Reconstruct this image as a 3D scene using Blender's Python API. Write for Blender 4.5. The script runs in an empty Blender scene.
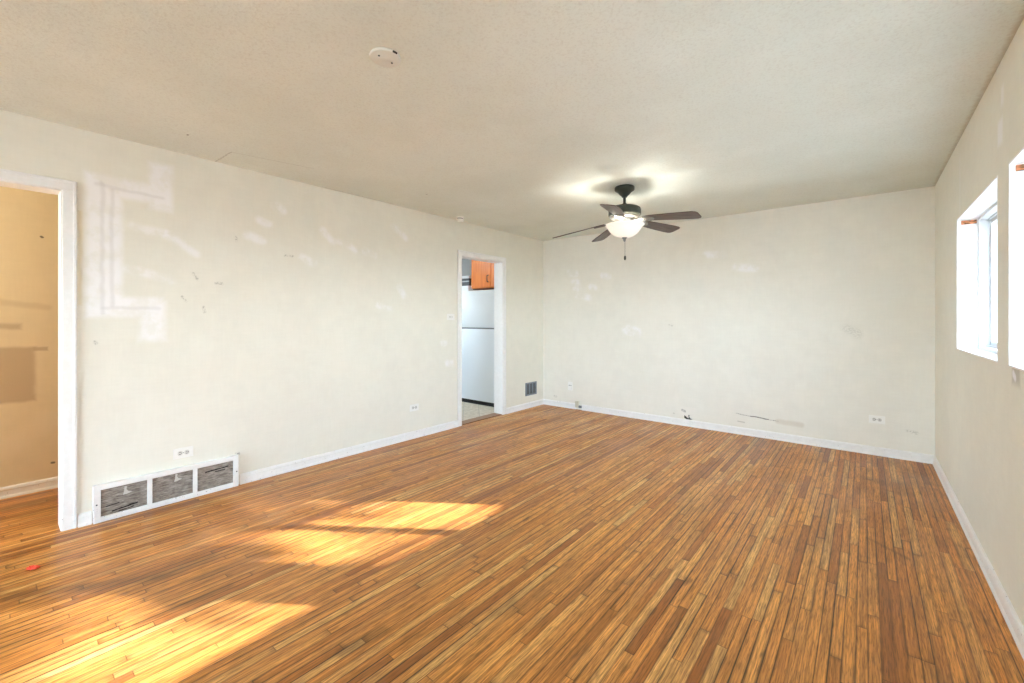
import bpy, bmesh, math, random
from mathutils import Vector, Matrix
random.seed(7)
S = bpy.context.scene
COL = S.collection

# ---------------------------------------------------------------- camera
cam_d = bpy.data.cameras.new('camera')
cam_d.sensor_width = 36.0
cam_d.lens = 429.7 * 36.0 / 1024.0
cam_d.shift_y = -22.5 / 1024.0
cam_d.clip_start = 0.02
cam = bpy.data.objects.new('camera', cam_d)
COL.objects.link(cam)
cam.location = (3.724, 0.0, 1.273)
cam.rotation_euler = (math.radians(90), 0, math.radians(39.4))
S.camera = cam

# ---------------------------------------------------------------- exposure
S.view_settings.view_transform = 'Standard'
S.view_settings.look = 'None'
S.view_settings.gamma = 1.0
S.view_settings.use_curve_mapping = False
S.view_settings.exposure = 0.86
S.cycles.max_bounces = 14
S.cycles.diffuse_bounces = 10
S.cycles.transparent_max_bounces = 12
S.cycles.sample_clamp_indirect = 6.0

# ---------------------------------------------------------------- sky
SKY = 9.0
SUN_AZ = Vector((0.8154, 0.5790, 0.0)).normalized()
world = bpy.data.worlds.new('sky')
S.world = world
world.use_nodes = True
wn, wl = world.node_tree.nodes, world.node_tree.links
wn.clear()
wo = wn.new('ShaderNodeOutputWorld'); wb = wn.new('ShaderNodeBackground')
tc = wn.new('ShaderNodeTexCoord'); sx = wn.new('ShaderNodeSeparateXYZ'); cr = wn.new('ShaderNodeValToRGB')
wl.new(tc.outputs['Generated'], sx.inputs[0]); wl.new(sx.outputs['Z'], cr.inputs[0])
cr.color_ramp.elements[0].position = 0.0; cr.color_ramp.elements[0].color = (0.73, 0.865, 0.995, 1)
cr.color_ramp.elements[1].position = 1.0; cr.color_ramp.elements[1].color = (0.42, 0.55, 0.80, 1)
e = cr.color_ramp.elements.new(0.30); e.color = (0.62, 0.78, 0.995, 1)
wl.new(cr.outputs[0], wb.inputs[0])
# hazy glow of the sky on the sun's side
vd = wn.new('ShaderNodeVectorMath'); vd.operation = 'DOT_PRODUCT'; vd.inputs[1].default_value = (SUN_AZ.x, SUN_AZ.y, 0.25)
wl.new(tc.outputs['Generated'], vd.inputs[0])
mr = wn.new('ShaderNodeMapRange'); mr.interpolation_type = 'SMOOTHSTEP'
mr.inputs[1].default_value = -0.3; mr.inputs[2].default_value = 1.0; mr.inputs[3].default_value = SKY * 1.4; mr.inputs[4].default_value = SKY * 1.45
wl.new(vd.outputs['Value'], mr.inputs[0]); wl.new(mr.outputs[0], wb.inputs[1])
wl.new(wb.outputs[0], wo.inputs[0])

# ---------------------------------------------------------------- sun
SUN_TAN = 0.372
sun_d = bpy.data.lights.new('sun', 'SUN')
sun_d.energy = 20.0
sun_d.angle = math.radians(0.6)
sun_d.color = (1.0, 0.97, 1.10)
sun = bpy.data.objects.new('sun', sun_d); COL.objects.link(sun)
sun.location = (12, 9, 8)
sun.rotation_euler = (-(SUN_AZ + Vector((0, 0, SUN_TAN)))).to_track_quat('-Z', 'Y').to_euler()

# ---------------------------------------------------------------- unseen hall bulb and added kitchen fill light
def lamp(name, loc, watts, color, r):
    d = bpy.data.lights.new(name, 'POINT'); d.energy = watts; d.color = color; d.shadow_soft_size = r
    o = bpy.data.objects.new(name, d); COL.objects.link(o); o.location = loc
    return o
lamp('hall_bulb', (-0.50, -1.5, 1.75), 26, (1.0, 0.97, 0.93), 0.07)
lamp('kitchen_fill', (-1.5, 3.5, 2.3), 10, (1.0, 0.96, 0.92), 0.09)  # point light added to brighten the kitchen, no lamp seen there

# ================================================================ node helpers
def lin(r, g, b):
    f = lambda c: (c / 255.0) / 12.92 if c <= 10.3 else (((c / 255.0) + 0.055) / 1.055) ** 2.4
    return (f(r), f(g), f(b), 1.0)

class V:
    """a scalar socket (or number) with arithmetic"""
    def __init__(s, g, k): s.g, s.k = g, k
    def _b(s, op, o, swap=False):
        a, b = (o, s) if swap else (s, o)
        return s.g.math(op, a, b)
    def __add__(s, o): return s._b('ADD', o)
    def __radd__(s, o): return s._b('ADD', o)
    def __sub__(s, o): return s._b('SUBTRACT', o)
    def __rsub__(s, o): return s._b('SUBTRACT', o, True)
    def __mul__(s, o): return s._b('MULTIPLY', o)
    def __rmul__(s, o): return s._b('MULTIPLY', o)
    def __truediv__(s, o): return s._b('DIVIDE', o)

class G:
    def __init__(g, name):
        g.mat = bpy.data.materials.new(name)
        g.mat.use_nodes = True
        g.n, g.l = g.mat.node_tree.nodes, g.mat.node_tree.links
        g.n.clear()
        g.out = g.n.new('ShaderNodeOutputMaterial')
    def put(g, inp, v):
        if isinstance(v, V): v = v.k
        if isinstance(v, bpy.types.NodeSocket): g.l.new(v, inp)
        else: inp.default_value = v
    def math(g, op, a, b=0.0, c=None):
        m = g.n.new('ShaderNodeMath'); m.operation = op
        g.put(m.inputs[0], a); g.put(m.inputs[1], b)
        if c is not None: g.put(m.inputs[2], c)
        return V(g, m.outputs[0])
    def mn(g, a, b): return g.math('MINIMUM', a, b)
    def mx(g, a, b): return g.math('MAXIMUM', a, b)
    def pos(g):
        n = g.n.new('ShaderNodeNewGeometry'); s = g.n.new('ShaderNodeSeparateXYZ')
        g.l.new(n.outputs['Position'], s.inputs[0])
        return [V(g, o) for o in s.outputs]
    def objpos(g):
        n = g.n.new('ShaderNodeTexCoord'); s = g.n.new('ShaderNodeSeparateXYZ')
        g.l.new(n.outputs['Object'], s.inputs[0])
        return [V(g, o) for o in s.outputs]
    def vec(g, x, y, z):
        c = g.n.new('ShaderNodeCombineXYZ')
        for i, v in enumerate((x, y, z)): g.put(c.inputs[i], v)
        return c.outputs[0]
    def noise(g, vec, scale, detail=3.0, rough=0.5):
        n = g.n.new('ShaderNodeTexNoise'); g.l.new(vec, n.inputs['Vector'])
        n.inputs['Scale'].default_value = scale; n.inputs['Detail'].default_value = detail
        n.inputs['Roughness'].default_value = rough
        return V(g, n.outputs[0])
    def white(g, vec):
        n = g.n.new('ShaderNodeTexWhiteNoise'); n.noise_dimensions = '3D'
        g.l.new(vec, n.inputs['Vector'])
        return V(g, n.outputs['Value'])
    def smooth(g, v, a, b, lo=0.0, hi=1.0):
        n = g.n.new('ShaderNodeMapRange'); n.interpolation_type = 'SMOOTHSTEP'
        g.put(n.inputs[0], v)
        for i, q in enumerate((a, b, lo, hi)): n.inputs[i + 1].default_value = q
        return V(g, n.outputs[0])
    def box(g, u, v, u0, u1, v0, v1, s):
        d = g.mn(g.mn(u - u0, u1 - u), g.mn(v - v0, v1 - v))
        return g.smooth(d, 0.0, s)
    def seg(g, u, v, a, b, w, s):
        """1 within w of the segment a-b, fading over s"""
        ax, ay = a; bx, by = b
        L = math.hypot(bx - ax, by - ay); dx, dy = (bx - ax) / L, (by - ay) / L
        p, q = u - ax, v - ay
        t = p * dx + q * dy
        tcl = g.mn(g.mx(t, 0.0), L)
        ex, ey = p - tcl * dx, q - tcl * dy
        d = g.math('SQRT', ex * ex + ey * ey)
        return g.smooth(d, w, w + s, 1.0, 0.0)
    def mix(g, f, a, b):
        n = g.n.new('ShaderNodeMix'); n.data_type = 'RGBA'
        g.put(n.inputs[0], f); g.put(n.inputs[6], a); g.put(n.inputs[7], b)
        return n.outputs[2]
    def ramp(g, v, stops):
        n = g.n.new('ShaderNodeValToRGB'); g.put(n.inputs[0], v)
        el = n.color_ramp.elements
        while len(el) < len(stops): el.new(0.5)
        for e, (p, c) in zip(el, stops): e.position = p; e.color = c
        return n.outputs[0]
    def bump(g, h, strength, dist=0.01):
        n = g.n.new('ShaderNodeBump'); n.inputs['Strength'].default_value = strength
        n.inputs['Distance'].default_value = dist
        g.put(n.inputs['Height'], h)
        return n.outputs[0]
    def bsdf(g, color, rough=0.5, metal=0.0, spec=0.5, normal=None, **kw):
        p = g.n.new('ShaderNodeBsdfPrincipled')
        g.put(p.inputs['Base Color'], color); g.put(p.inputs['Roughness'], rough)
        g.put(p.inputs['Metallic'], metal); g.put(p.inputs['Specular IOR Level'], spec)
        if normal is not None: g.l.new(normal, p.inputs['Normal'])
        for k, v in kw.items(): g.put(p.inputs[k.replace('_', ' ')], v)
        g.l.new(p.outputs[0], g.out.inputs[0])
        return g.mat

def simple(name, rgb, rough=0.5, metal=0.0, spec=0.5, var=0.06, scale=40.0, bump=0.0):
    g = G(name); x, y, z = g.objpos(); v = g.vec(x, y, z)
    n = g.noise(v, scale, 3)
    c = lin(*rgb); d = tuple(q * (1 - var * 2) for q in c[:3]) + (1,)
    return g.bsdf(g.mix(n, d, c), rough, metal, spec, g.bump(n, bump) if bump else None)

# ================================================================ materials
def wall_material(name, axis, base, marks):
    """painted plaster; marks(g,u,z) -> list of (mask, colour)"""
    g = G(name); x, y, z = g.pos(); v = g.vec(x, y, z)
    u = y if axis == 'x' else x
    big = g.noise(v, 1.6, 4, 0.6)
    mid = g.noise(v, 7.0, 4, 0.65)
    fine = g.noise(v, 120.0, 3, 0.6)
    c0 = lin(*base); c1 = tuple(q * 0.96 for q in c0[:3]) + (1,)
    col = g.mix(g.smooth(mid * 0.5 + big * 0.5, 0.38, 0.62), c1, c0)
    # faint horizontal and vertical weave of old rolled paint
    weave = g.noise(g.vec(x * 6.0, y * 6.0, z * 70.0), 1.0, 2) + g.noise(g.vec(x * 70.0, y * 70.0, z * 6.0), 1.0, 2)
    col = g.mix(g.smooth(weave, 0.75, 1.25, 0.0, 0.045), col, lin(base[0] - 45, base[1] - 48, base[2] - 55))
    wob = (g.noise(v, 9.0, 2) - 0.5) * 0.022
    ww = g.noise(v, 8.0, 2)
    uu, zz = u + wob, z + (ww - 0.5) * 0.022
    g.nf = g.smooth(g.noise(v, 70.0, 3, 0.7), 0.42, 0.62)
    for mask, c in marks(g, uu, zz, u, z, mid):
        col = g.mix(mask, col, c)
    return g.bsdf(col, 0.62, 0, 0.25, g.bump(fine * 0.6 + mid * 0.4, 0.10, 0.004))

SP = lin(250, 249, 252); SCUFF = lin(150, 145, 130); DARK = lin(70, 64, 55); LINE = lin(205, 201, 198); OLD = lin(226, 214, 178)

def marks_left(g, u, z, ur, zr, nz):
    a = 0.68
    lst = []
    # bracket shaped joint compound over a patched cut-out
    sh = g.mx(g.box(u, z, 0.355, 0.575, 1.26, 2.20, 0.05), g.box(u, z, 0.355, 0.80, 2.03, 2.21, 0.05))
    sh = g.mx(sh, g.box(u, z, 0.66, 0.835, 1.99, 2.36, 0.05))
    sh = g.mx(sh, g.box(u, z, 0.355, 0.78, 1.265, 1.44, 0.05))
    sh = g.mx(sh, g.box(u, z, 0.61, 0.80, 1.10, 1.42, 0.06))
    lst.append((sh * a * g.smooth(nz, 0.38, 0.56, 0.55, 1.0), SP))
    # sanded tape seams showing inside it
    for p, q in (((0.455, 1.31), (0.455, 2.13)), ((0.50, 1.36), (0.50, 2.10)), ((0.43, 2.12), (0.76, 2.10)), ((0.46, 1.345), (0.74, 1.345))):
        lst.append((g.seg(u, z, p, q, 0.002, 0.016) * 0.30, LINE))
    # thin smears of filler
    for p, q, w in (((0.60, 1.88), (0.78, 1.86), 0.006), ((0.78, 1.86), (0.95, 1.74), 0.004), ((0.58, 1.60), (0.80, 1.55), 0.008),
                    ((1.49, 2.20), (1.54, 2.17), 0.018), ((1.37, 2.06), (1.44, 2.04), 0.012), ((1.28, 1.93), (1.38, 1.90), 0.014),
                    ((1.88, 2.06), (1.98, 1.98), 0.012), ((2.05, 1.98), (2.20, 1.93), 0.010), ((1.70, 1.80), (1.80, 1.76), 0.01),
                    ((2.7, 1.60), (2.75, 1.52), 0.015), ((2.45, 1.41), (2.6, 1.36), 0.01), ((3.28, 1.0), (3.33, 0.99), 0.01),
                    ((2.3, 1.93), (2.40, 1.90), 0.012), ((3.36, 0.765), (3.42, 0.76), 0.018), ((2.62, 2.22), (2.78, 2.12), 0.010)):
        lst.append((g.seg(u, z, p, q, w, 0.04) * 0.5 * g.smooth(nz, 0.40, 0.62, 0.15, 1.0), SP))
    # scuffs
    for p, q in (((0.93, 1.60), (0.955, 1.565)), ((0.865, 1.43), (0.89, 1.40)), ((1.07, 1.54), (1.11, 1.535)), ((0.99, 1.36), (1.0, 1.32)),
                 ((1.20, 1.905), (1.205, 1.87)), ((1.56, 1.80), (1.63, 1.80)), ((0.42, 1.13), (0.425, 1.12))):
        lst.append((g.seg(u, z, p, q, 0.001, 0.013) * 0.6 * g.nf, SCUFF))
    # old colour left bare beside the casing and paint drips under the outlet
    lst.append((g.box(u, z, 0.335, 0.372, 1.35, 1.95, 0.02) * 0.5, OLD))
    lst.append((g.box(u, z, 1.19, 1.235, 0.225, 0.255, 0.012) * 0.6 * g.nf, DARK))
    return lst

def marks_back(g, u, z, ur, zr, nz):
    lst = []
    for p, q, w in (((0.46, 1.93), (0.56, 1.91), 0.02), ((0.52, 1.80), (0.62, 1.79), 0.015), ((0.55, 1.70), (0.68, 1.69), 0.018),
                    ((0.60, 1.60), (0.78, 1.57), 0.02), ((0.80, 1.72), (0.86, 1.70), 0.012), ((0.98, 1.86), (1.07, 1.84), 0.01),
                    ((1.32, 1.14), (1.46, 1.10), 0.04), ((2.30, 2.02), (2.5, 2.0), 0.012), ((2.62, 1.85), (2.8, 1.82), 0.015)):
        lst.append((g.seg(u, z, p, q, w, 0.05) * 0.6 * g.smooth(nz, 0.40, 0.62, 0.15, 1.0), SP))
    lst.append((g.seg(u, z, (2.62, 0.225), (3.02, 0.195), 0.0012, 0.007) * (g.nf * 0.6 + 0.2), lin(120, 110, 100)))
    lst.append((g.seg(u, z, (2.76, 0.213), (2.93, 0.203), 0.002, 0.006) * 0.6, DARK))
    lst.append((g.seg(u, z, (2.64, 0.14), (2.70, 0.135), 0.002, 0.008) * 0.45, SCUFF))
    lst.append((g.seg(u, z, (3.02, 0.195), (3.22, 0.19), 0.010, 0.03) * 0.35, lin(196, 182, 160)))
    # patched old outlet and chewed plaster by the baseboard
    lst.append((g.box(u, z, 1.99, 2.20, 0.09, 0.235, 0.03) * 0.5, lin(238, 234, 224)))
    lst.append((g.seg(u, z, (2.03, 0.185), (2.065, 0.175), 0.005, 0.014) * 0.55 * (g.nf * 0.6 + 0.4), DARK))
    lst.append((g.seg(u, z, (1.93, 0.13), (1.945, 0.13), 0.003, 0.012) * 0.6 * g.nf, SCUFF))
    lst.append((g.seg(u, z, (0.20, 0.145), (0.235, 0.14), 0.006, 0.02) * 0.45 * g.nf, SCUFF))
    lst.append((g.seg(u, z, (3.58, 1.18), (3.68, 1.13), 0.01, 0.05) * 0.25 * g.nf, SCUFF))
    lst.append((g.seg(u, z, (1.88, 1.20), (1.92, 1.19), 0.003, 0.012) * 0.5 * g.nf, SCUFF))
    lst.append((g.seg(u, z, (4.02, 0.26), (4.08, 0.25), 0.003, 0.02) * 0.4 * g.nf, SCUFF))
    return lst

def marks_right(g, u, z, ur, zr, nz):
    lst = [(g.box(u, z, 2.86, 2.99, 2.05, 2.20, 0.04) * 0.55, SP), (g.box(u, z, 2.84, 2.93, 2.21, 2.34, 0.04) * 0.45, SP)]
    lst.append((g.box(u, z, 3.95, 4.05, 1.2, 2.35, 0.05) * 0.2, SP))
    lst.append((g.box(u, z, 2.58, 2.74, 0.985, 1.10, 0.04) * 0.6, lin(176, 170, 160)))
    lst.append((g.seg(u, z, (2.70, 1.045), (2.67, 1.03), 0.008, 0.015) * 0.8, SP))
    return lst

M = {}
WALL = (236, 233, 220)
M['wall_left'] = wall_material('wall_paint_left', 'x', WALL, marks_left)
M['wall_back'] = wall_material('wall_paint_back', 'y', (238, 235, 224), marks_back)
M['wall_right'] = wall_material('wall_paint_right', 'x', WALL, marks_right)
M['wall_plain'] = wall_material('wall_paint_plain', 'x', WALL, lambda *a: [])

def hall_material():
    def mk(g, u, z, ur, zr, nz):
        bare = lin(192, 168, 138)
        l = [(g.box(u, z, -0.15, 0.235, 0.655, 1.085, 0.03) * 0.85, bare), (g.box(u, z, -0.2, 0.165, 1.185, 1.255, 0.03) * 0.75, bare)]
        l += [(g.box(u, z, 0.19, 0.275, 0.70, 1.06, 0.05) * 0.5, lin(228, 212, 184)), (g.box(u, z, 0.20, 0.29, 1.03, 1.075, 0.015) * 0.8, bare)]
        l += [(g.seg(u, z, (0.0, 0.30), (0.30, 0.52), 0.02, 0.09) * 0.45, lin(232, 216, 188)), (g.seg(u, z, (0.0, 1.40), (0.28, 1.36), 0.006, 0.03) * 0.4, lin(200, 176, 140))]
        l += [(g.seg(u, z, (0.30, 0.19), (0.31, 0.19), 0.004, 0.008) * 0.8, DARK), (g.seg(u, z, (0.245, 1.885), (0.25, 1.88), 0.004, 0.006) * 0.8, DARK)]
        return l
    return wall_material('hall_wall_paint', 'x', (230, 212, 178), mk)
M['hall'] = hall_material()
M['kitchen_wall'] = wall_material('kitchen_wall_paint', 'x', (172, 174, 176), lambda *a: [])

def ceiling_material():
    g = G('ceiling_paint'); x, y, z = g.pos(); v = g.vec(x, y, z)
    n1 = g.noise(v, 90.0, 3, 0.6); n2 = g.noise(v, 1.3, 4, 0.6); n3 = g.noise(v, 34.0, 3, 0.6)
    col = g.mix(g.smooth(n2, 0.35, 0.65), lin(222, 227, 218), lin(229, 234, 226))
    col = g.mix(g.smooth(n1, 0.45, 0.75, 0.0, 0.24), col, lin(180, 174, 160))
    wob = (n3 - 0.5) * 0.02
    for p, q, w, s in (((-0.02, 1.065), (0.30, 1.075), 0.001, 0.006), ((0.30, 1.075), (0.42, 1.60), 0.0008, 0.004), ((0.02, 1.9), (0.03, 2.6), 0.001, 0.006)):
        col = g.mix(g.seg(x + wob, y + wob, p, q, w, s) * 0.35, col, lin(120, 112, 98))
    for p in ((0.55, 2.6), (2.9, 1.25), (3.35, 1.5), (0.4, 0.8)):
        col = g.mix(g.seg(x, y, p, (p[0] + 0.012, p[1]), 0.003, 0.005) * 0.7, col, lin(110, 100, 88))
    # browner tint towards the right and back walls
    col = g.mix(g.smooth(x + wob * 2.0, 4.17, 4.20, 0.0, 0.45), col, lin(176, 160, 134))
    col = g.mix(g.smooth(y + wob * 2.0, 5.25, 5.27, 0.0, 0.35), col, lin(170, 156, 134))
    return g.bsdf(col, 0.7, 0, 0.2, g.bump(n1 * 0.7 + n3 * 0.5, 0.28, 0.006))
M['ceiling'] = ceiling_material()

def floor_material():
    g = G('oak_strip_floor'); x, y, z = g.pos()
    W = 0.0381
    xr = x / W
    row = g.math('FLOOR', xr); fx = g.math('FRACT', xr)
    r1 = g.white(g.vec(row, 3.7, 1.3)); r2 = g.white(g.vec(row, 9.1, 5.5))
    L = r1 * 0.75 + 0.45
    yy = (y + r2 * 7.0 + 20.0) / L
    bid = g.math('FLOOR', yy); fy = g.math('FRACT', yy)
    c1 = g.white(g.vec(row, bid, 0.5)); c2 = g.white(g.vec(row, bid, 7.5)); c3 = g.white(g.vec(row, bid, 13.5))
    off = c2 * 40.0
    gv = g.vec(x * 55.0 + off, y * 2.6 + off, c3 * 30.0)
    grain = g.noise(gv, 1.0, 5, 0.62)
    fibre = g.noise(g.vec(x * 320.0 + off, y * 14.0, off), 1.0, 2, 0.6)
    # cathedral figure
    wv = g.n.new('ShaderNodeTexWave'); wv.wave_type = 'BANDS'; wv.bands_direction = 'X'
    g.l.new(g.vec(x * 26.0 + off, y * 1.5 + off, 0.0), wv.inputs['Vector'])
    wv.inputs['Scale'].default_value = 1.0; wv.inputs['Distortion'].default_value = 6.0
    wv.inputs['Detail'].default_value = 2.0; wv.inputs['Detail Scale'].default_value = 1.2
    fig = V(g, wv.outputs[1])
    col = g.ramp(c1, [(0.0, lin(*FD[0])), (0.10, lin(*FD[1])), (0.28, lin(*FD[2])), (0.62, lin(*FD[3])), (0.86, lin(*FD[4])), (1.0, lin(*FD[5]))])
    col = g.mix(g.smooth(grain, 0.36, 0.66, 0.0, 0.55), col, lin(124, 76, 34))
    col = g.mix(g.smooth(fig, 0.35, 0.95, 0.0, 0.26), col, lin(118, 72, 32))
    col = g.mix(g.smooth(fibre, 0.44, 0.70, 0.0, 0.62), col, lin(92, 56, 26))
    # traffic wear: greyer and darker streaks along the boards
    wear = g.noise(g.vec(x * 5.0, y * 0.9, 0.0), 1.0, 5, 0.6)
    col = g.mix(g.smooth(wear, 0.50, 0.74, 0.0, 0.38), col, lin(112, 82, 52))
    blot = g.noise(g.vec(x * 11.0, y * 4.0, 4.0), 1.0, 3, 0.6)
    col = g.mix(g.smooth(blot, 0.66, 0.78, 0.0, 0.55), col, lin(70, 46, 28))
    # single stains
    for p, q, w, s, k in (((3.74, 3.24), (3.90, 3.10), 0.003, 0.02, 0.5), ((3.93, 4.22), (3.93, 4.50), 0.02, 0.06, 0.4),
                          ((3.74, 4.45), (3.84, 4.40), 0.02, 0.08, 0.4), ((0.66, 0.02), (1.05, 0.55), 0.010, 0.05, 0.45),
                          ((1.02, 0.54), (1.02, 0.75), 0.015, 0.05, 0.5), ((1.20, 0.66), (1.20, 0.95), 0.012, 0.04, 0.45),
                          ((1.38, 0.40), (1.38, 0.72), 0.008, 0.03, 0.55), ((2.18, 0.86), (2.20, 1.02), 0.012, 0.03, 0.6), ((-0.72, 0.05), (-0.72, 0.28), 0.02, 0.06, 0.55)):
        col = g.mix(g.seg(x, y, p, q, w, s) * k * g.smooth(grain, 0.3, 0.6, 1.0, 0.55), col, lin(58, 40, 26))
    # seams
    gx = g.mn(fx, 1.0 - fx) * W
    gy = g.mn(fy, 1.0 - fy) * L
    gaps = g.smooth(g.white(g.vec(row, bid, 21.0)), 0.1, 0.9, 0.2, 1.0)
    gap = g.mx(g.smooth(gx, 0.0007, 0.0042, 1.0, 0.0) * gaps, g.smooth(gy, 0.0006, 0.0026, 1.0, 0.0) * 0.62)
    dirt = g.smooth(gx, 0.0, 0.009, 1.0, 0.0) * g.smooth(blot, 0.40, 0.66) + g.smooth(gy, 0.0, 0.03, 0.8, 0.0) * g.smooth(c2, 0.45, 0.9)
    col = g.mix(g.mn(dirt * 0.5, 0.6), col, lin(74, 46, 24))
    col = g.mix(gap * 0.95, col, lin(52, 32, 18))
    rough = g.smooth(g.noise(g.vec(x * 3.0, y * 1.2, 2.0), 1.0, 5, 0.65), 0.3, 0.7, 0.27, 0.42) + fibre * 0.06
    return g.bsdf(col, rough, 0, 0.38, g.bump(grain * 0.25 + fibre * 0.25 - gap * 0.9, 0.22, 0.002))
FD = [(164, 97, 42), (206, 131, 58), (227, 151, 70), (234, 160, 78), (240, 171, 90), (246, 191, 114)]
M['floor'] = floor_material()

def trim_material(name, chips=True):
    g = G(name); x, y, z = g.pos(); v = g.vec(x, y, z)
    n = g.noise(v, 30.0, 4, 0.6); n2 = g.noise(v, 70.0, 3, 0.6)
    col = g.mix(g.smooth(n, 0.35, 0.7), lin(238, 237, 234), lin(242, 241, 239))
    if chips:
        low = g.smooth(z, 0.02, 0.6, 0.0, 0.30)
        col = g.mix(g.smooth(n2 - low, 0.68, 0.70, 0.0, 0.85), col, lin(92, 74, 62))
    return g.bsdf(col, 0.38, 0, 0.4, g.bump(n, 0.08, 0.003))
M['trim'] = trim_material('white_gloss_trim_paint')
M['trim_clean'] = trim_material('white_trim_paint', False)
M['vinyl'] = simple('white_vinyl', (214, 217, 218), 0.35, var=0.02)
M['plastic'] = simple('white_plastic', (243, 242, 236), 0.32, var=0.02)
M['ivory'] = simple('cream_plastic', (214, 210, 190), 0.4, var=0.04)
M['slot'] = simple('dark_slot', (46, 44, 42), 0.6)
M['outlet_face'] = simple('outlet_face_plastic', (218, 216, 208), 0.4, var=0.03)
M['bronze'] = simple('dark_bronze_metal', (64, 66, 58), 0.42, 0.55, var=0.1, scale=60)
M['nickel'] = simple('brushed_nickel', (138, 136, 130), 0.42, 0.8, var=0.06, scale=90)
M['dark_metal'] = simple('dark_grey_metal', (64, 66, 68), 0.45, 0.5)
M['register'] = simple('grey_blue_painted_metal', (138, 148, 158), 0.45, 0.3)
M['fridge'] = simple('white_appliance_enamel', (228, 232, 236), 0.35, var=0.015, scale=300, bump=0.05)
M['gasket'] = simple('grey_rubber_gasket', (128, 130, 132), 0.6)
M['black'] = simple('black_rubber', (24, 24, 25), 0.6)
M['black_gloss'] = simple('black_enamel', (40, 38, 38), 0.3)
M['silver'] = simple('silver_strip', (170, 168, 165), 0.35, 0.4)

def blade_material():
    g = G('dark_walnut_blade'); x, y, z = g.objpos()
    n = g.noise(g.vec(x * 5.0, y * 90.0, z), 1.0, 4, 0.6)
    return g.bsdf(g.mix(g.smooth(n, 0.35, 0.7), lin(104, 88, 82), lin(66, 54, 50)), 0.4, 0, 0.4)
M['blade'] = blade_material()

def cabinet_material():
    g = G('honey_orange_cabinet_wood'); x, y, z = g.objpos()
    n = g.noise(g.vec(x * 40.0, y * 40.0, z * 3.0), 1.0, 4, 0.6)
    return g.bsdf(g.mix(g.smooth(n, 0.35, 0.7), lin(242, 142, 54), lin(226, 118, 36)), 0.35, 0, 0.45)
M['cabinet'] = cabinet_material()

def mesh_panel_material():
    g = G('worn_grey_grille_mesh'); x, y, z = g.pos(); v = g.vec(x, y, z)
    st = g.noise(g.vec(0.0, y * 14.0, z * 150.0), 1.0, 4, 0.65)
    b = g.noise(g.vec(x, y * 22.0, z * 40.0), 1.0, 4, 0.7)
    wv = g.math('SINE', z * (2 * math.pi / 0.0075)) * 0.5 + 0.5
    col = g.ramp(st * 0.62 + b * 0.38, [(0.32, lin(72, 66, 60)), (0.43, lin(130, 121, 112)), (0.54, lin(168, 160, 150)), (0.68, lin(206, 200, 190))])
    col = g.mix(wv * 0.36, col, lin(66, 62, 58))
    # torn streaks that show the dark duct behind
    for p, q, w in (((0.50, 0.052), (0.62, 0.068), 0.0025), ((0.53, 0.042), (0.60, 0.050), 0.0015), ((1.00, 0.158), (1.14, 0.168), 0.0030), ((0.47, 0.09), (0.53, 0.095), 0.0015), ((1.06, 0.148), (1.12, 0.150), 0.0015)):
        col = g.mix(g.seg(y, z + (b - 0.5) * 0.012, p, q, w, 0.003), col, lin(28, 25, 23))
    return g.bsdf(col, 0.6, 0.1, 0.3, g.bump(wv * 0.6 + st * 0.4, 0.5, 0.003))
M['grille'] = mesh_panel_material()
M['lath'] = simple('pale_patch_paint', (206, 203, 196), 0.6)

def brick_material():
    g = G('exposed_red_wood'); x, y, z = g.pos()
    n = g.noise(g.vec(x * 22.0, y * 22.0, z * 60.0), 1.0, 3, 0.6)
    col = g.ramp(n, [(0.36, lin(58, 46, 34)), (0.44, lin(150, 108, 72)), (0.50, lin(204, 130, 92)), (0.70, lin(226, 160, 122))])
    return g.bsdf(col, 0.8, 0, 0.2, g.bump(n, 0.4, 0.004))
M['brick'] = brick_material()

def glass_material():
    g = G('window_glass')
    t = g.n.new('ShaderNodeBsdfTransparent'); s = g.n.new('ShaderNodeBsdfGlossy'); m = g.n.new('ShaderNodeMixShader')
    lw = g.n.new('ShaderNodeLayerWeight'); lw.inputs[0].default_value = 0.25
    s.inputs['Roughness'].default_value = 0.02
    t.inputs[0].default_value = (0.97, 0.99, 0.985, 1)
    f = V(g, lw.outputs['Fresnel']) * 0.5
    g.put(m.inputs[0], f); g.l.new(t.outputs[0], m.inputs[1]); g.l.new(s.outputs[0], m.inputs[2]); g.l.new(m.outputs[0], g.out.inputs[0])
    return g.mat
M['glass'] = glass_material()

def bowl_material():
    g = G('lit_opal_glass')
    p = g.n.new('ShaderNodeBsdfPrincipled'); p.inputs['Base Color'].default_value = lin(250, 246, 236); p.inputs['Roughness'].default_value = 0.25
    p.inputs['Emission Color'].default_value = (1.0, 0.95, 0.86, 1); p.inputs['Emission Strength'].default_value = 0.20
    g.l.new(p.outputs[0], g.out.inputs[0]); return g.mat
M['bowl'] = bowl_material()

def red_material():
    g = G('red_paper'); x, y, z = g.objpos(); n = g.noise(g.vec(x, y, z), 60.0, 2)
    return g.bsdf(g.mix(n, lin(226, 60, 40), lin(244, 96, 70)), 0.5)
M['red'] = red_material()

def tile_material():
    g = G('kitchen_sheet_vinyl'); x, y, z = g.pos()
    fx = g.math('FRACT', x / 0.30 + y / 0.30); fy = g.math('FRACT', x / 0.30 - y / 0.30)
    d = g.mn(g.mn(fx, 1.0 - fx), g.mn(fy, 1.0 - fy))
    n = g.noise(g.vec(x, y, z), 22.0, 4, 0.65)
    col = g.mix(g.smooth(n, 0.35, 0.65), lin(194, 180, 158), lin(218, 206, 186))
    col = g.mix(g.smooth(d, 0.01, 0.03, 0.5, 0.0), col, lin(150, 140, 126))
    return g.bsdf(col, 0.45, 0, 0.35)
M['vinyl_floor'] = tile_material()

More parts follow.
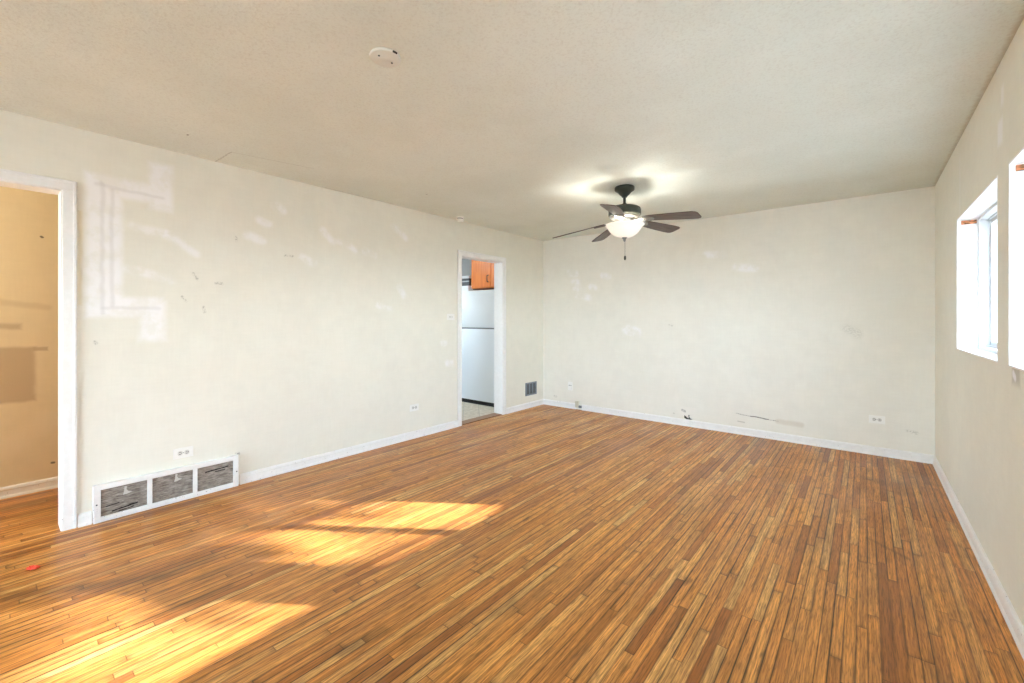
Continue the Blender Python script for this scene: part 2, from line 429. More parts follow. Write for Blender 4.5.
def ground_material():
    g = G('pale_concrete_ground'); x, y, z = g.pos(); n = g.noise(g.vec(x, y, z), 1.5, 5, 0.6)
    return g.bsdf(g.mix(n, lin(146, 144, 136), lin(174, 171, 162)), 0.9, 0, 0.1)
M['ground'] = ground_material()
M['leaf'] = simple('green_leaf', (70, 96, 48), 0.6, var=0.2, scale=3)
M['bark'] = simple('grey_bark', (92, 78, 64), 0.9, var=0.2, scale=14, bump=0.5)
M['thresh'] = simple('oak_threshold', (150, 102, 58), 0.4, var=0.15)

# ================================================================ geometry helpers
def obj(name, bm, mat, parent=None, smooth=False, loc=None, normals=True):
    if normals: bmesh.ops.recalc_face_normals(bm, faces=bm.faces)
    me = bpy.data.meshes.new(name); bm.to_mesh(me); bm.free()
    if smooth:
        for p in me.polygons: p.use_smooth = True
        me.set_sharp_from_angle(angle=math.radians(38))
    for m in (mat if isinstance(mat, (list, tuple)) else [mat]): me.materials.append(m)
    o = bpy.data.objects.new(name, me); COL.objects.link(o)
    if loc is not None: o.location = loc
    if parent is not None: o.parent = parent
    return o
def struct(name, bm, mat, parent=None, **k):
    o = obj(name, bm, mat, parent, **k)
    if parent is None: o['kind'] = 'structure'
    return o
def tag(o, label, cat, group=None):
    o['label'] = label; o['category'] = cat
    if group: o['group'] = group
    return o
def thing(name, label, cat, loc=(0, 0, 0), group=None, rot=(0, 0, 0)):
    o = bpy.data.objects.new(name, None); COL.objects.link(o)
    o.empty_display_size = 0.05; o.location = loc; o.rotation_euler = rot
    return tag(o, label, cat, group)
def BM(): return bmesh.new()
def box(bm, x0, x1, y0, y1, z0, z1, bev=0.0, seg=2, mi=0):
    r = bmesh.ops.create_cube(bm, size=1.0)
    for v in r['verts']:
        v.co = Vector(((x0 + x1) / 2 + v.co.x * (x1 - x0), (y0 + y1) / 2 + v.co.y * (y1 - y0), (z0 + z1) / 2 + v.co.z * (z1 - z0)))
    fs = set(f for v in r['verts'] for f in v.link_faces)
    for f in fs: f.material_index = mi
    if bev > 0:
        es = list(set(e for v in r['verts'] for e in v.link_edges))
        bmesh.ops.bevel(bm, geom=es, offset=bev, segments=seg, profile=0.5, affect='EDGES')
    return bm
def lathe(bm, prof, seg=40, cx=0, cy=0, cz=0, wave=None):
    rings = []
    for r, z in prof:
        if r < 1e-5: rings.append([bm.verts.new((cx, cy, cz + z))])
        else:
            ring = []
            for i in range(seg):
                a = 2 * math.pi * i / seg
                rr = r * (1 + (wave(a, r) if wave else 0))
                ring.append(bm.verts.new((cx + rr * math.cos(a), cy + rr * math.sin(a), cz + z)))
            rings.append(ring)
    for A, B in zip(rings, rings[1:]):
        for i in range(seg):
            j = (i + 1) % seg
            if len(A) == 1 and len(B) == 1: continue
            if len(A) == 1: bm.faces.new((A[0], B[i], B[j]))
            elif len(B) == 1: bm.faces.new((A[i], A[j], B[0]))
            else: bm.faces.new((A[i], A[j], B[j], B[i]))
    return bm
def tube(bm, pts, r, seg=8):
    pts = [Vector(p) for p in pts]; rings = []
    for i, p in enumerate(pts):
        t = (pts[min(i + 1, len(pts) - 1)] - pts[max(i - 1, 0)]).normalized()
        up = Vector((0, 0, 1)) if abs(t.z) < 0.9 else Vector((1, 0, 0))
        a = t.cross(up).normalized(); b = t.cross(a)
        rr = r[i] if isinstance(r, (list, tuple)) else r
        rings.append([bm.verts.new(p + a * rr * math.cos(2 * math.pi * k / seg) + b * rr * math.sin(2 * math.pi * k / seg)) for k in range(seg)])
    for A, B in zip(rings, rings[1:]):
        for k in range(seg): bm.faces.new((A[k], A[(k + 1) % seg], B[(k + 1) % seg], B[k]))
    bm.faces.new(rings[0]); bm.faces.new(rings[-1][::-1])
    return bm
def prism(bm, pts, z0, z1):
    a = [bm.verts.new((x, y, z0)) for x, y in pts]; b = [bm.verts.new((x, y, z1)) for x, y in pts]
    bm.faces.new(a[::-1]); bm.faces.new(b)
    n = len(pts)
    for i in range(n): bm.faces.new((a[i], a[(i + 1) % n], b[(i + 1) % n], b[i]))
    return bm
def sweep(bm, prof, axis, a, b, flip=1, base=0.0):
    """extrude a (depth, height) profile along x or y; depth goes from the plane `base` in direction flip"""
    def P(d, h, t): return (base + flip * d, t, h) if axis == 'y' else (t, base + flip * d, h)
    A = [bm.verts.new(P(d, h, a)) for d, h in prof]; B = [bm.verts.new(P(d, h, b)) for d, h in prof]
    n = len(prof)
    for i in range(n): bm.faces.new((A[i], A[(i + 1) % n], B[(i + 1) % n], B[i]))
    bm.faces.new(A[::-1]); bm.faces.new(B)
    return bm

# ================================================================ setting
RW, RB, RR, H, T = 4.20, 5.27, -3.40, 2.44, 0.14      # right wall x, back wall y, rear wall y, height, inner wall thickness
# floors
bm = BM(); box(bm, -1.10, RW + 0.10, RR - 0.1, RB + 0.05, -0.08, 0.0); 
struct('floor', bm, M['floor'])
bm = BM(); box(bm, -3.4, -T + 0.02, 2.55, 5.4, -0.06, 0.003)
struct('floor_kitchen', bm, M['vinyl_floor'])
bm = BM(); box(bm, -3.6, RW + 0.30, RR - 0.3, RB + 0.25, H, H + 0.15)
struct('ceiling', bm, M['ceiling'])

# left wall with the hall doorway (y -0.55..0.28) and the kitchen doorway (y 3.58..4.333)
DH = 2.047
HD0, HD1, KD0, KD1 = -0.55, 0.2786, 3.579, 4.333
KH = 2.03
bm = BM()
for a, b, z0, z1 in ((RR, HD0, 0, H), (HD0, HD1, DH, H), (HD1, KD0, 0, H), (KD0, KD1, KH, H), (KD1, RB, 0, H)):
    box(bm, -T, 0, a, b, z0, z1)
struct('wall_left', bm, M['wall_left'])
bm = BM(); box(bm, -T, RW + 0.3, RB, RB + 0.2, -0.05, H)
struct('wall_back', bm, M['wall_back'])
bm = BM(); box(bm, -3.4, -T, RB, RB + 0.2, -0.05, H)
struct('wall_kitchen_back', bm, M['kitchen_wall'])
# right wall and its two windows
WZ0, WZ1 = 1.07, 1.94
W1 = (2.97, 4.11); W2 = (1.35, 2.77)
RT = 0.24
bm = BM()
for a, b, z0, z1 in ((RR, W2[0], 0, H), (W2[0], W1[1], 0, WZ0), (W2[0], W1[1], WZ1, H), (W2[1], W1[0], WZ0, WZ1), (W1[1], RB, 0, H)):
    box(bm, RW, RW + RT, a, b, z0, z1)
struct('wall_right', bm, M['wall_right'])
# rear wall behind the camera with a wide window opening added for fill light
FW = (0.25, 3.0, 0.30, 2.20)
bm = BM()
for a, b, z0, z1 in ((-1.1, FW[0], 0, H), (FW[1], RW + 0.3, 0, H), (FW[0], FW[1], 0, FW[2]), (FW[0], FW[1], FW[3], H)):
    box(bm, a, b, RR - 0.2, RR, z0, z1)
struct('wall_rear', bm, M['wall_plain'])
# hall behind the left doorway
bm = BM(); box(bm, -1.1, -1.0, RR, 2.3, 0, H); struct('wall_hall', bm, M['hall'])
bm = BM(); box(bm, -1.1, -T, 2.3, 2.4, 0, H); struct('wall_hall_end', bm, M['hall'])
# kitchen shell
bm = BM(); box(bm, -3.4, -T, 2.45, 2.55, 0, H); struct('wall_kitchen_front', bm, M['kitchen_wall'])
KW = (3.0, 4.6, 0.95, 2.1)
bm = BM()
for a, b, z0, z1 in ((2.5, KW[0], 0, H), (KW[1], 5.3, 0, H), (KW[0], KW[1], 0, KW[2]), (KW[0], KW[1], KW[3], H)):
    box(bm, -3.4, -3.25, a, b, z0, z1)
struct('wall_kitchen_side', bm, M['kitchen_wall'])
# ground outside
bm = BM(); box(bm, -60, 60, -60, 60, -0.5, -0.35); struct('ground', bm, M['ground'])

# baseboards
BP = [(0, 0), (0.019, 0), (0.019, 0.010), (0.013, 0.020), (0.012, 0.052), (0.015, 0.056), (0.013, 0.070), (0.008, 0.077), (0, 0.078)]
bm = BM(); sweep(bm, BP, 'x', 0.0, 0.57, -1, RB); sweep(bm, BP, 'x', 0.667, 1.985 + 0.07, -1, RB); sweep(bm, BP, 'x', 2.055, RW, -1, RB)
struct('baseboard_back', bm, M['trim'])
bm = BM(); sweep(bm, BP, 'y', HD1 + 0.066, 0.405, 1, 0.0); sweep(bm, BP, 'y', 1.225, KD0 - 0.062, 1, 0.0); sweep(bm, BP, 'y', KD1 + 0.064, RB, 1, 0.0)
struct('baseboard_left', bm, M['trim'])
bm = BM(); sweep(bm, BP, 'y', RR, RB, -1, RW)
struct('baseboard_right', bm, M['trim'])
bm = BM(); sweep(bm, [(d, h * 1.05) for d, h in BP], 'y', RR, 2.3, 1, -1.0)
struct('baseboard_hall', bm, trim_material('cream_trim_paint'))

# door casings: jamb liner + moulded casing on the room side
def casing(name, y0, y1, h, w, room_t=0.017):
    o_bm = BM()
    # flat board with a raised outer bead, mitred
    for (ya, yb, za, zb) in ((y0 - w, y0, 0.0, h), (y1, y1 + w, 0.0, h), (y0 - w, y1 + w, h, h + w)):
        box(o_bm, 0.0, room_t * 0.72, ya, yb, za, zb, 0.003)
    b = w * 0.26
    box(o_bm, 0.0, room_t, y0 - w, y0 - w + b, 0.0, h + w, 0.004)
    box(o_bm, 0.0, room_t, y1 + w - b, y1 + w, 0.0, h + w, 0.004)
    box(o_bm, 0.0, room_t, y0 - w, y1 + w, h + w - b, h + w, 0.004)
    o = struct(name, o_bm, M['trim'])
    j = BM()
    t = 0.006
    box(j, -T - 0.004, 0.004, y0 - 0.002, y0 + t, 0, h + 0.002, 0.002)
    box(j, -T - 0.004, 0.004, y1 - t, y1 + 0.002, 0, h + 0.002, 0.002)
    box(j, -T - 0.004, 0.004, y0, y1, h - t, h + 0.002, 0.002)
    obj('jamb', j, M['trim'], o)
    return o
casing('trim_1', HD0, HD1, DH, 0.062)
casing('trim_2', KD0, KD1, KH, 0.062)
bm = BM(); box(bm, -T, -0.005, KD0 + 0.006, KD1 - 0.006, 0.0, 0.009, 0.003)
struct('trim_3', bm, M['thresh'])

# windows: sliding vinyl units set 9 cm into the wall
def window(name, y0, y1, lx=RW + 0.095, nx=1):
    f = BM(); X0, X1 = lx, lx + 0.085; w = 0.026
    box(f, X0, X1, y0, y0 + w, WZ0, WZ1, 0.003); box(f, X0, X1, y1 - w, y1, WZ0, WZ1, 0.003)
    box(f, X0, X1, y0 + w, y1 - w, WZ0, WZ0 + w, 0.003); box(f, X0, X1, y0 + w, y1 - w, WZ1 - w, WZ1, 0.003)
    # track ribs
    box(f, X0 + 0.038, X0 + 0.044, y0 + w, y1 - w, WZ0 + w, WZ0 + w + 0.010); box(f, X0 + 0.038, X0 + 0.044, y0 + w, y1 - w, WZ1 - w - 0.010, WZ1 - w)
    root = struct(name, f, M['vinyl'])
    mid = (y0 + y1) / 2
    for k, (a, b, dx) in enumerate(((y0 + w, mid + 0.02, 0.008), (mid - 0.02, y1 - w, 0.050))):
        s = BM(); sx0, sx1 = X0 + dx, X0 + dx + 0.028; q = 0.030
        z0, z1 = WZ0 + w + 0.002, WZ1 - w - 0.002
        box(s, sx0, sx1, a, a + q, z0, z1, 0.003); box(s, sx0, sx1, b - q, b, z0, z1, 0.003)
        box(s, sx0, sx1, a + q, b - q, z0, z0 + q, 0.003); box(s, sx0, sx1, a + q, b - q, z1 - q, z1, 0.003)
        so = obj('sash', s, M['vinyl'], root)
        p = BM(); box(p, sx0 + 0.010, sx0 + 0.016, a + q - 0.004, b - q + 0.004, z0 + q - 0.004, z1 - q + 0.004)
        obj('glass_pane', p, M['glass'], so)
    # painted return boards of the opening
    r = BM(); t = 0.008
    box(r, RW - 0.001, lx, y0 - 0.001, y0 + t, WZ0, WZ1); box(r, RW - 0.001, lx, y1 - t, y1 + 0.001, WZ0, WZ1)
    box(r, RW - 0.001, lx, y0 + t, y1 - t, WZ1 - t, WZ1 + 0.001); box(r, RW - 0.003, lx, y0 + t, y1 - t, WZ0 - 0.001, WZ0 + t, 0.002)
    obj('window_return', r, M['trim_clean'], root)
    # raw lumber showing where the return stops short of the head
    e = BM(); box(e, RW + 0.018, lx - 0.006, y1 - t - 0.006, y1 - t + 0.004, WZ1 - t - 0.034, WZ1 - t - 0.008, 0.002)
    o = obj('exposed_lumber', e, M['brick'], root); o['label'] = 'strip of raw red lumber showing at the top of the jamb'
    return root
window('window_1', *W1)
window('window_2', *W2)
# the unseen window added behind the camera for fill light and the kitchen window
def plain_window(name, axis, at, a0, a1, z0, z1, n):
    f = BM(); g_ = BM(); w = 0.05
    def B(bm, p, q, zz0, zz1, d0=-0.04, d1=0.04):
        if axis == 'y': box(bm, p, q, at + d0, at + d1, zz0, zz1)
        else: box(bm, at + d0, at + d1, p, q, zz0, zz1)
    B(f, a0, a0 + w, z0, z1); B(f, a1 - w, a1, z0, z1); B(f, a0 + w, a1 - w, z0, z0 + w); B(f, a0 + w, a1 - w, z1 - w, z1)
    for i in range(1, n):
        c = a0 + (a1 - a0) * i / n; B(f, c - 0.02, c + 0.02, z0 + w, z1 - w, -0.03, 0.03)
    o = struct(name, f, M['vinyl'])
    B(g_, a0 + w, a1 - w, z0 + w, z1 - w, -0.003, 0.003)
    obj('glass_pane', g_, M['glass'], o)
plain_window('fill_window_rear', 'y', RR - 0.1, *FW, 3)
plain_window('window_4', 'x', -3.33, *KW, 2)

# ================================================================ ceiling fan
FX, FY = 2.08, 3.57
fan = thing('ceiling_fan', 'dark bronze five-blade ceiling fan with lit opal bowl, hanging from the ceiling', 'ceiling fan', (FX, FY, H))
bm = BM(); lathe(bm, [(0, 0), (0.082, 0), (0.086, -0.006), (0.086, -0.026), (0.080, -0.034), (0.062, -0.044), (0.042, -0.068), (0.026, -0.082), (0.022, -0.092), (0, -0.092)])
obj('canopy', bm, M['bronze'], fan, True)
bm = BM(); lathe(bm, [(0, -0.085), (0.0125, -0.085), (0.0125, -0.145), (0.02, -0.148), (0.022, -0.168), (0, -0.168)], 24)
obj('downrod', bm, M['bronze'], fan, True)
bm = BM(); lathe(bm, [(0, -0.158), (0.034, -0.159), (0.072, -0.168), (0.118, -0.180), (0.136, -0.192), (0.140, -0.206), (0.140, -0.252), (0.132, -0.260), (0, -0.260)], 48)
obj('motor_housing', bm, M['bronze'], fan, True)
bm = BM(); lathe(bm, [(0, -0.258), (0.126, -0.258), (0.120, -0.274), (0.100, -0.287), (0.080, -0.292), (0.074, -0.312), (0.088, -0.318), (0.090, -0.330), (0, -0.330)], 48)
obj('light_kit_ring', bm, M['nickel'], fan, True)
# bulbs' cluster stem inside the bowl
bm = BM(); lathe(bm, [(0, -0.31), (0.012, -0.31), (0.012, -0.452), (0, -0.452)], 16)
obj('bowl_stem', bm, M['nickel'], fan, True)
bm = BM()
prof_o = [(0.170, -0.334), (0.167, -0.343), (0.155, -0.352), (0.148, -0.360), (0.138, -0.378), (0.122, -0.400), (0.100, -0.420), (0.072, -0.436), (0.042, -0.445), (0.012, -0.448)]
prof_i = [(max(r - 0.004, 0.012), z + 0.003) for r, z in reversed(prof_o)]
lathe(bm, prof_o + prof_i + [prof_o[0]], 64, wave=lambda a, r: 0.012 * math.cos(a * 16) if r > 0.16 else 0.0)
bmesh.ops.remove_doubles(bm, verts=bm.verts, dist=1e-5)
bowl = obj('light_bowl', bm, M['bowl'], fan, True); bowl['label'] = 'glowing white opal glass bowl'
bm = BM(); lathe(bm, [(0, -0.446), (0.022, -0.446), (0.024, -0.452), (0.014, -0.457), (0.010, -0.468), (0.011, -0.474), (0.006, -0.482), (0, -0.484)], 24)
obj('finial', bm, M['nickel'], fan, True)
# pull chain of beads with a dark fob
bm = BM()
for i in range(30):
    bmesh.ops.create_icosphere(bm, subdivisions=1, radius=0.0026, matrix=Matrix.Translation((0.004, 0, -0.484 - i * 0.0042)))
tube(bm, [(0.004, 0, -0.478), (0.004, 0, -0.612)], 0.0011, 6)
ch = obj('pull_chain', bm, M['nickel'], fan, True)
bm = BM(); lathe(bm, [(0, -0.606), (0.005, -0.608), (0.0095, -0.616), (0.0095, -0.638), (0.006, -0.646), (0, -0.647)], 16, cx=0.004)
obj('fob', bm, M['bronze'], ch, True)
# blades
def blade_bm():
    bm = BM()
    r0, r1 = 0.185, 0.655
    up = [(r0, 0.040), (0.23, 0.050), (0.32, 0.058), (0.45, 0.066), (0.56, 0.071), (0.615, 0.071), (0.640, 0.062), (0.652, 0.042)]
    pts = up + [(x, -y) for x, y in reversed(up)]
    prism(bm, pts, -0.003, 0.003)
    bmesh.ops.bevel(bm, geom=[e for e in bm.edges], offset=0.0012, segments=1, affect='EDGES')
    return bm
def iron_bm():
    bm = BM()
    # neck rising from the rotor then two curled arms and a mounting pad
    tube(bm, [(0.085, 0.0, -0.004), (0.125, 0.0, -0.012), (0.150, 0.0, -0.010)], [0.014, 0.012, 0.010], 10)
    for s in (1, -1):
        tube(bm, [(0.140, 0.004 * s, -0.010), (0.165, 0.026 * s, -0.010), (0.200, 0.038 * s, -0.009), (0.235, 0.034 * s, -0.008), (0.262, 0.014 * s, -0.008), (0.270, 0.0, -0.008)], [0.009, 0.008, 0.008, 0.0075, 0.007, 0.007], 8)
    prism(bm, [(0.185, -0.014), (0.20, -0.018), (0.245, -0.012), (0.262, 0.0), (0.245, 0.012), (0.20, 0.018), (0.185, 0.014)], -0.009, -0.003)
    tube(bm, [(0.14, 0, -0.010), (0.19, 0, -0.008)], 0.006, 8)
    for x, y in ((0.205, 0.0), (0.225, 0.008), (0.225, -0.008)):
        bmesh.ops.create_icosphere(bm, subdivisions=2, radius=0.0045, matrix=Matrix.Translation((x, y, -0.010)))
    return bm
b0 = obj('blade', blade_bm(), M['blade'], fan)
i0 = obj('blade_iron', iron_bm(), M['nickel'], b0, True); i0['label'] = 'silvery scrolled blade bracket'
for k in range(5):
    b = b0 if k == 0 else b0.copy()
    if k:
        COL.objects.link(b); b.parent = fan
        ir = i0.copy(); COL.objects.link(ir); ir.parent = b
    b.location = (0, 0, -0.284)
    a = math.radians(-4 + 72 * k)
    b.rotation_euler = (Matrix.Rotation(a, 3, 'Z') @ Matrix.Rotation(math.radians((6.0, 3.0, 7.0, 13.5, 2.5)[k]), 3, 'Y') @ Matrix.Rotation(math.radians(-12), 3, 'X')).to_euler()
# the lit bulb inside the bowl
for k in range(3):
    a = math.radians(33 + 120 * k)
    lamp('fan_bulb', (FX + 0.075 * math.cos(a), FY + 0.075 * math.sin(a), H - 0.392), 4.5, (1.0, 0.96, 0.88), 0.022)

# ================================================================ ceiling fittings
cp = thing('ceiling_cover_plate', 'round painted blank cover plate with two screws on the ceiling near the camera', 'cover plate', (2.077, 1.119, H))
bm = BM(); lathe(bm, [(0, 0), (0.066, 0), (0.068, -0.004), (0.066, -0.011), (0.060, -0.014), (0, -0.014)], 48)
obj('disc', bm, simple('painted_disc', (222, 223, 214), 0.5, var=0.02), cp, True)
for dx, dy in ((0.004, -0.036), (0.001, 0.033)):
    bm = BM(); lathe(bm, [(0, -0.0135), (0.005, -0.0135), (0.004, -0.0165), (0, -0.017)], 14, cx=dx, cy=dy)
    obj('screw', bm, M['dark_metal'], cp, True)
bm = BM(); box(bm, 0.063, 0.0705, -0.006, 0.016, -0.011, -0.003, 0.002)
o = obj('chipped_rim', bm, M['slot'], cp); o['label'] = 'dark chip at the rim of the plate'; o.rotation_euler.z = -0.05

sd = thing('smoke_detector', 'small white detector fixed to the ceiling edge above the kitchen doorway', 'smoke detector', (0.145, 3.42, H))
bm = BM(); lathe(bm, [(0, 0), (0.046, 0), (0.046, -0.014), (0.040, -0.017), (0, -0.017)], 32)
obj('base', bm, M['plastic'], sd, True)
bm = BM(); lathe(bm, [(0, -0.016), (0.036, -0.016), (0.036, -0.027), (0, -0.027)], 32)
obj('vent_gap', bm, M['slot'], sd, True)
bm = BM(); lathe(bm, [(0, -0.026), (0.044, -0.026), (0.045, -0.036), (0.036, -0.050), (0.012, -0.056), (0, -0.056)], 32)
obj('cap', bm, M['plastic'], sd, True)

# ================================================================ return-air grille on the left wall
gr = thing('return_air_grille', 'white-framed three-panel return-air grille with worn grey mesh at the foot of the left wall', 'air grille', (0, 0, 0))
GY0, GY1, GZ0, GZ1, GX = 0.410, 1.208, 0.002, 0.234, 0.036
bm = BM(); fw = 0.034
y_a, y_b = GY0 + fw, GY1 - fw
z_a, z_b = GZ0 + 0.033, GZ1 - 0.031
mull = 0.026
pw = (y_b - y_a - 2 * mull) / 3
box(bm, 0, GX, GY0, y_a, GZ0, GZ1, 0.002); box(bm, 0, GX, y_b, GY1, GZ0, GZ1, 0.002)
box(bm, 0, GX, y_a, y_b, GZ0, z_a, 0.002); box(bm, 0, GX, y_a, y_b, z_b, GZ1, 0.002)
for k in (1, 2):
    m0 = y_a + k * pw + (k - 1) * mull
    box(bm, 0, GX - 0.002, m0, m0 + mull, z_a, z_b, 0.002)
obj('frame', bm, M['trim'], gr)
for k in range(3):
    p0 = y_a + k * (pw + mull)
    bm = BM(); box(bm, 0.010, GX - 0.012, p0 - 0.002, p0 + pw + 0.002, z_a - 0.002, z_b + 0.002)
    pm = obj('mesh_panel', bm, M['grille'], gr)
    if k < 2:
        # pale curled flake of paint on the mesh
        c = p0 + pw * (0.50 if k == 0 else 0.56); z = z_b - (0.012 if k == 0 else 0.006)
        bm = BM()
        pts = [(c, z), (c + 0.012, z - 0.002), (c + 0.009, z - 0.020), (c + 0.018, z - 0.034), (c + 0.038, z - 0.042), (c + 0.010, z - 0.052), (c - 0.008, z - 0.052), (c - 0.002, z - 0.030)]
        A = [bm.verts.new((GX - 0.0122, y, zz)) for y, zz in pts]; B = [bm.verts.new((GX - 0.0105, y, zz)) for y, zz in pts]
        bm.faces.new(A[::-1]); bm.faces.new(B)
        for i in range(len(pts)): bm.faces.new((A[i], A[(i + 1) % len(pts)], B[(i + 1) % len(pts)], B[i]))
        fl = obj('paint_flake', bm, M['lath'], pm); fl['label'] = 'pale flake on the mesh'
for y in (GY0 + 0.015, GY1 - 0.013):
    bm = BM(); bmesh.ops.create_icosphere(bm, subdivisions=2, radius=0.0045, matrix=Matrix.Translation((GX, y, 0.115)))
    obj('screw', bm, M['dark_metal'], gr, True)

# ================================================================ outlets and switches (local: plate in XZ plane, front toward -Y)
def plate_local(w, h, t=0.006):
    bm = BM(); box(bm, -w / 2, w / 2, -t, 0, -h / 2, h / 2, 0.002); return bm
def duplex(label, loc, rz, group='horizontal duplex wall outlets'):
    r = thing('wall_outlet', label, 'outlet', loc, group, (0, 0, rz))
    obj('cover_plate', plate_local(0.116, 0.072), M['plastic'], r)
    for s in (-1, 1):
        bm = BM(); c = 0.0195 * s
        pts = [(c + 0.0165 * math.copysign(min(abs(math.cos(a)), 0.84), math.cos(a)), 0.0165 * math.sin(a)) for a in [2 * math.pi * i / 28 for i in range(28)]]
        A = [bm.verts.new((x, -0.0055, z)) for x, z in pts]; B = [bm.verts.new((x, -0.0078, z)) for x, z in pts]
        bm.faces.new(A); bm.faces.new(B[::-1])
        for i in range(28): bm.faces.new((A[i], A[(i + 1) % 28], B[(i + 1) % 28], B[i]))
        f = obj('receptacle', bm, M['outlet_face'], r)
        bm = BM()
        box(bm, c - 0.006, c + 0.004, -0.0086, -0.0070, 0.0050, 0.0080); box(bm, c - 0.006, c + 0.004, -0.0086, -0.0070, -0.0080, -0.0050)
        box(bm, c + 0.007, c + 0.012, -0.0086, -0.0070, -0.0026, 0.0026, 0.001)
        obj('slots', bm, M['slot'], f)
    bm = BM(); bmesh.ops.create_icosphere(bm, subdivisions=1, radius=0.003, matrix=Matrix.Translation((0, -0.006, 0)))
    obj('screw', bm, M['dark_metal'], r, True)
    return r
duplex('white duplex outlet directly above the grey mesh air grille', (0, 0.872, 0.329), math.pi / 2)
duplex('white duplex outlet low on the left wall, between air grille and kitchen doorway', (0, 2.885, 0.327), math.pi / 2)
duplex('white duplex outlet on the back wall near the right-hand corner', (3.81, RB, 0.333), 0)

sw = thing('light_switch', 'small white toggle switch plate beside the kitchen door casing', 'light switch', (0, 3.408, 1.297), None, (0, 0, math.pi / 2))
obj('cover_plate', plate_local(0.116, 0.072), M['plastic'], sw)
bm = BM(); box(bm, -0.028, 0.028, -0.0075, -0.005, -0.010, 0.010, 0.001); obj('toggle_slot', bm, M['outlet_face'], sw)
bm = BM(); box(bm, -0.004, 0.014, -0.016, -0.006, -0.005, 0.005, 0.002); obj('toggle', bm, M['plastic'], sw)

wj = thing('wall_jack', 'small white plate with two dark holes on the back wall near the left corner', 'wall jack', (0.473, RB, 0.315))
obj('cover_plate', plate_local(0.075, 0.12), M['plastic'], wj)
for x in (-0.014, 0.014):
    bm = BM(); box(bm, x - 0.007, x + 0.007, -0.0068, -0.004, 0.006, 0.016, 0.001); obj('hole', bm, M['slot'], wj)
bm = BM(); box(bm, 0.020, 0.024, -0.0068, -0.004, -0.045, -0.012); obj('hole', bm, M['outlet_face'], wj)

pj = thing('phone_jack', 'small cream box on the back baseboard near the left corner', 'phone jack', (0.600, RB, 0.0))
bm = BM(); box(bm, -0.030, 0.024, -0.034, -0.001, 0.030, 0.122, 0.004); obj('box', bm, M['ivory'], pj)
bm = BM(); box(bm, 0.0235, 0.066, -0.030, -0.002, 0.028, 0.060, 0.002); obj('socket', bm, M['gasket'], pj)

cj = thing('cable_stub', 'ragged plaster hole with a cut cable stub above the back baseboard', 'cable', (2.10, RB, 0.0))
bm = BM()
pts = [(-0.045, 0.098), (-0.040, 0.125), (-0.022, 0.112), (-0.005, 0.098), (0.010, 0.112), (0.020, 0.098), (0.055, 0.090), (0.030, 0.082), (-0.02, 0.082)]
A = [bm.verts.new((x, 0.0, z)) for x, z in pts]; B = [bm.verts.new((x, -0.002, z)) for x, z in pts]
bm.faces.new(A); bm.faces.new(B[::-1])
for i in range(len(pts)): bm.faces.new((A[i], A[(i + 1) % len(pts)], B[(i + 1) % len(pts)], B[i]))
obj('hole', bm, M['slot'], cj)
bm = BM(); tube(bm, [(0.018, 0.0, 0.095), (0.018, -0.012, 0.105), (0.016, -0.020, 0.125), (0.018, -0.022, 0.140)], 0.005, 8); obj('cable', bm, M['bronze'], cj, True)
bm = BM(); tube(bm, [(0.008, -0.0018, 0.100), (-0.004, -0.012, 0.108), (-0.016, -0.014, 0.120)], 0.0045, 8); obj('clip', bm, M['plastic'], cj, True)

# ================================================================ supply register
rg = thing('supply_register', 'grey-blue louvred air register low on the left wall between kitchen doorway and corner', 'air register', (0, 4.962, 0.27), None, (0, 0, math.pi / 2))
w, h = 0.262, 0.185
bm = BM(); fr = 0.020
box(bm, -w / 2, w / 2, -0.010, 0, h / 2 - fr, h / 2, 0.002); box(bm, -w / 2, w / 2, -0.010, 0, -h / 2, -h / 2 + fr, 0.002)
for x0, x1 in ((-w / 2, -w / 2 + fr), (w / 2 - fr, w / 2)): box(bm, x0, x1, -0.010, 0, -h / 2 + fr, h / 2 - fr, 0.002)
for x in (-0.037, 0.037): box(bm, x - 0.006, x + 0.006, -0.009, 0, -h / 2 + fr, h / 2 - fr, 0.001)
obj('frame', bm, M['register'], rg)
bm = BM(); box(bm, -w / 2 + 0.01, w / 2 - 0.01, -0.0015, -0.0002, -h / 2 + 0.01, h / 2 - 0.01); obj('duct_opening', bm, M['slot'], rg)
bm = BM()
for i in range(9):
    x = -w / 2 + fr + 0.012 + i * (w - 2 * fr - 0.024) / 8
    box(bm, x - 0.004, x + 0.004, -0.007, -0.002, -h / 2 + fr, h / 2 - fr, 0.001)
obj('louvres', bm, M['register'], rg)
bm = BM(); box(bm, w / 2 - 0.032, w / 2 - 0.026, -0.02, -0.008, -0.012, 0.014, 0.002); obj('damper_lever', bm, M['nickel'], rg)

# ================================================================ kitchen
fr_ = thing('refrigerator', 'white top-freezer refrigerator seen through the kitchen doorway', 'refrigerator', (-0.68, 4.60, 0.003))
FW2 = 0.40
bm = BM(); box(bm, -FW2, FW2, 0.055, 0.64, 0.03, 1.69, 0.008); obj('body', bm, M['fridge'], fr_)
bm = BM(); box(bm, -FW2, FW2, 0.0, 0.050, 1.142, 1.695, 0.010, 3); d1 = obj('freezer_door', bm, M['fridge'], fr_, True)
bm = BM(); box(bm, -FW2, FW2, 0.0, 0.050, 0.058, 1.122, 0.010, 3); d2 = obj('fridge_door', bm, M['fridge'], fr_, True)
bm = BM(); box(bm, -FW2 + 0.005, FW2 - 0.005, 0.012, 0.056, 1.117, 1.148); obj('door_gasket', bm, M['gasket'], fr_)
bm = BM(); box(bm, -FW2 + 0.01, FW2 - 0.01, 0.020, 0.10, 0.0, 0.058); obj('toe_grille', bm, M['black'], fr_)
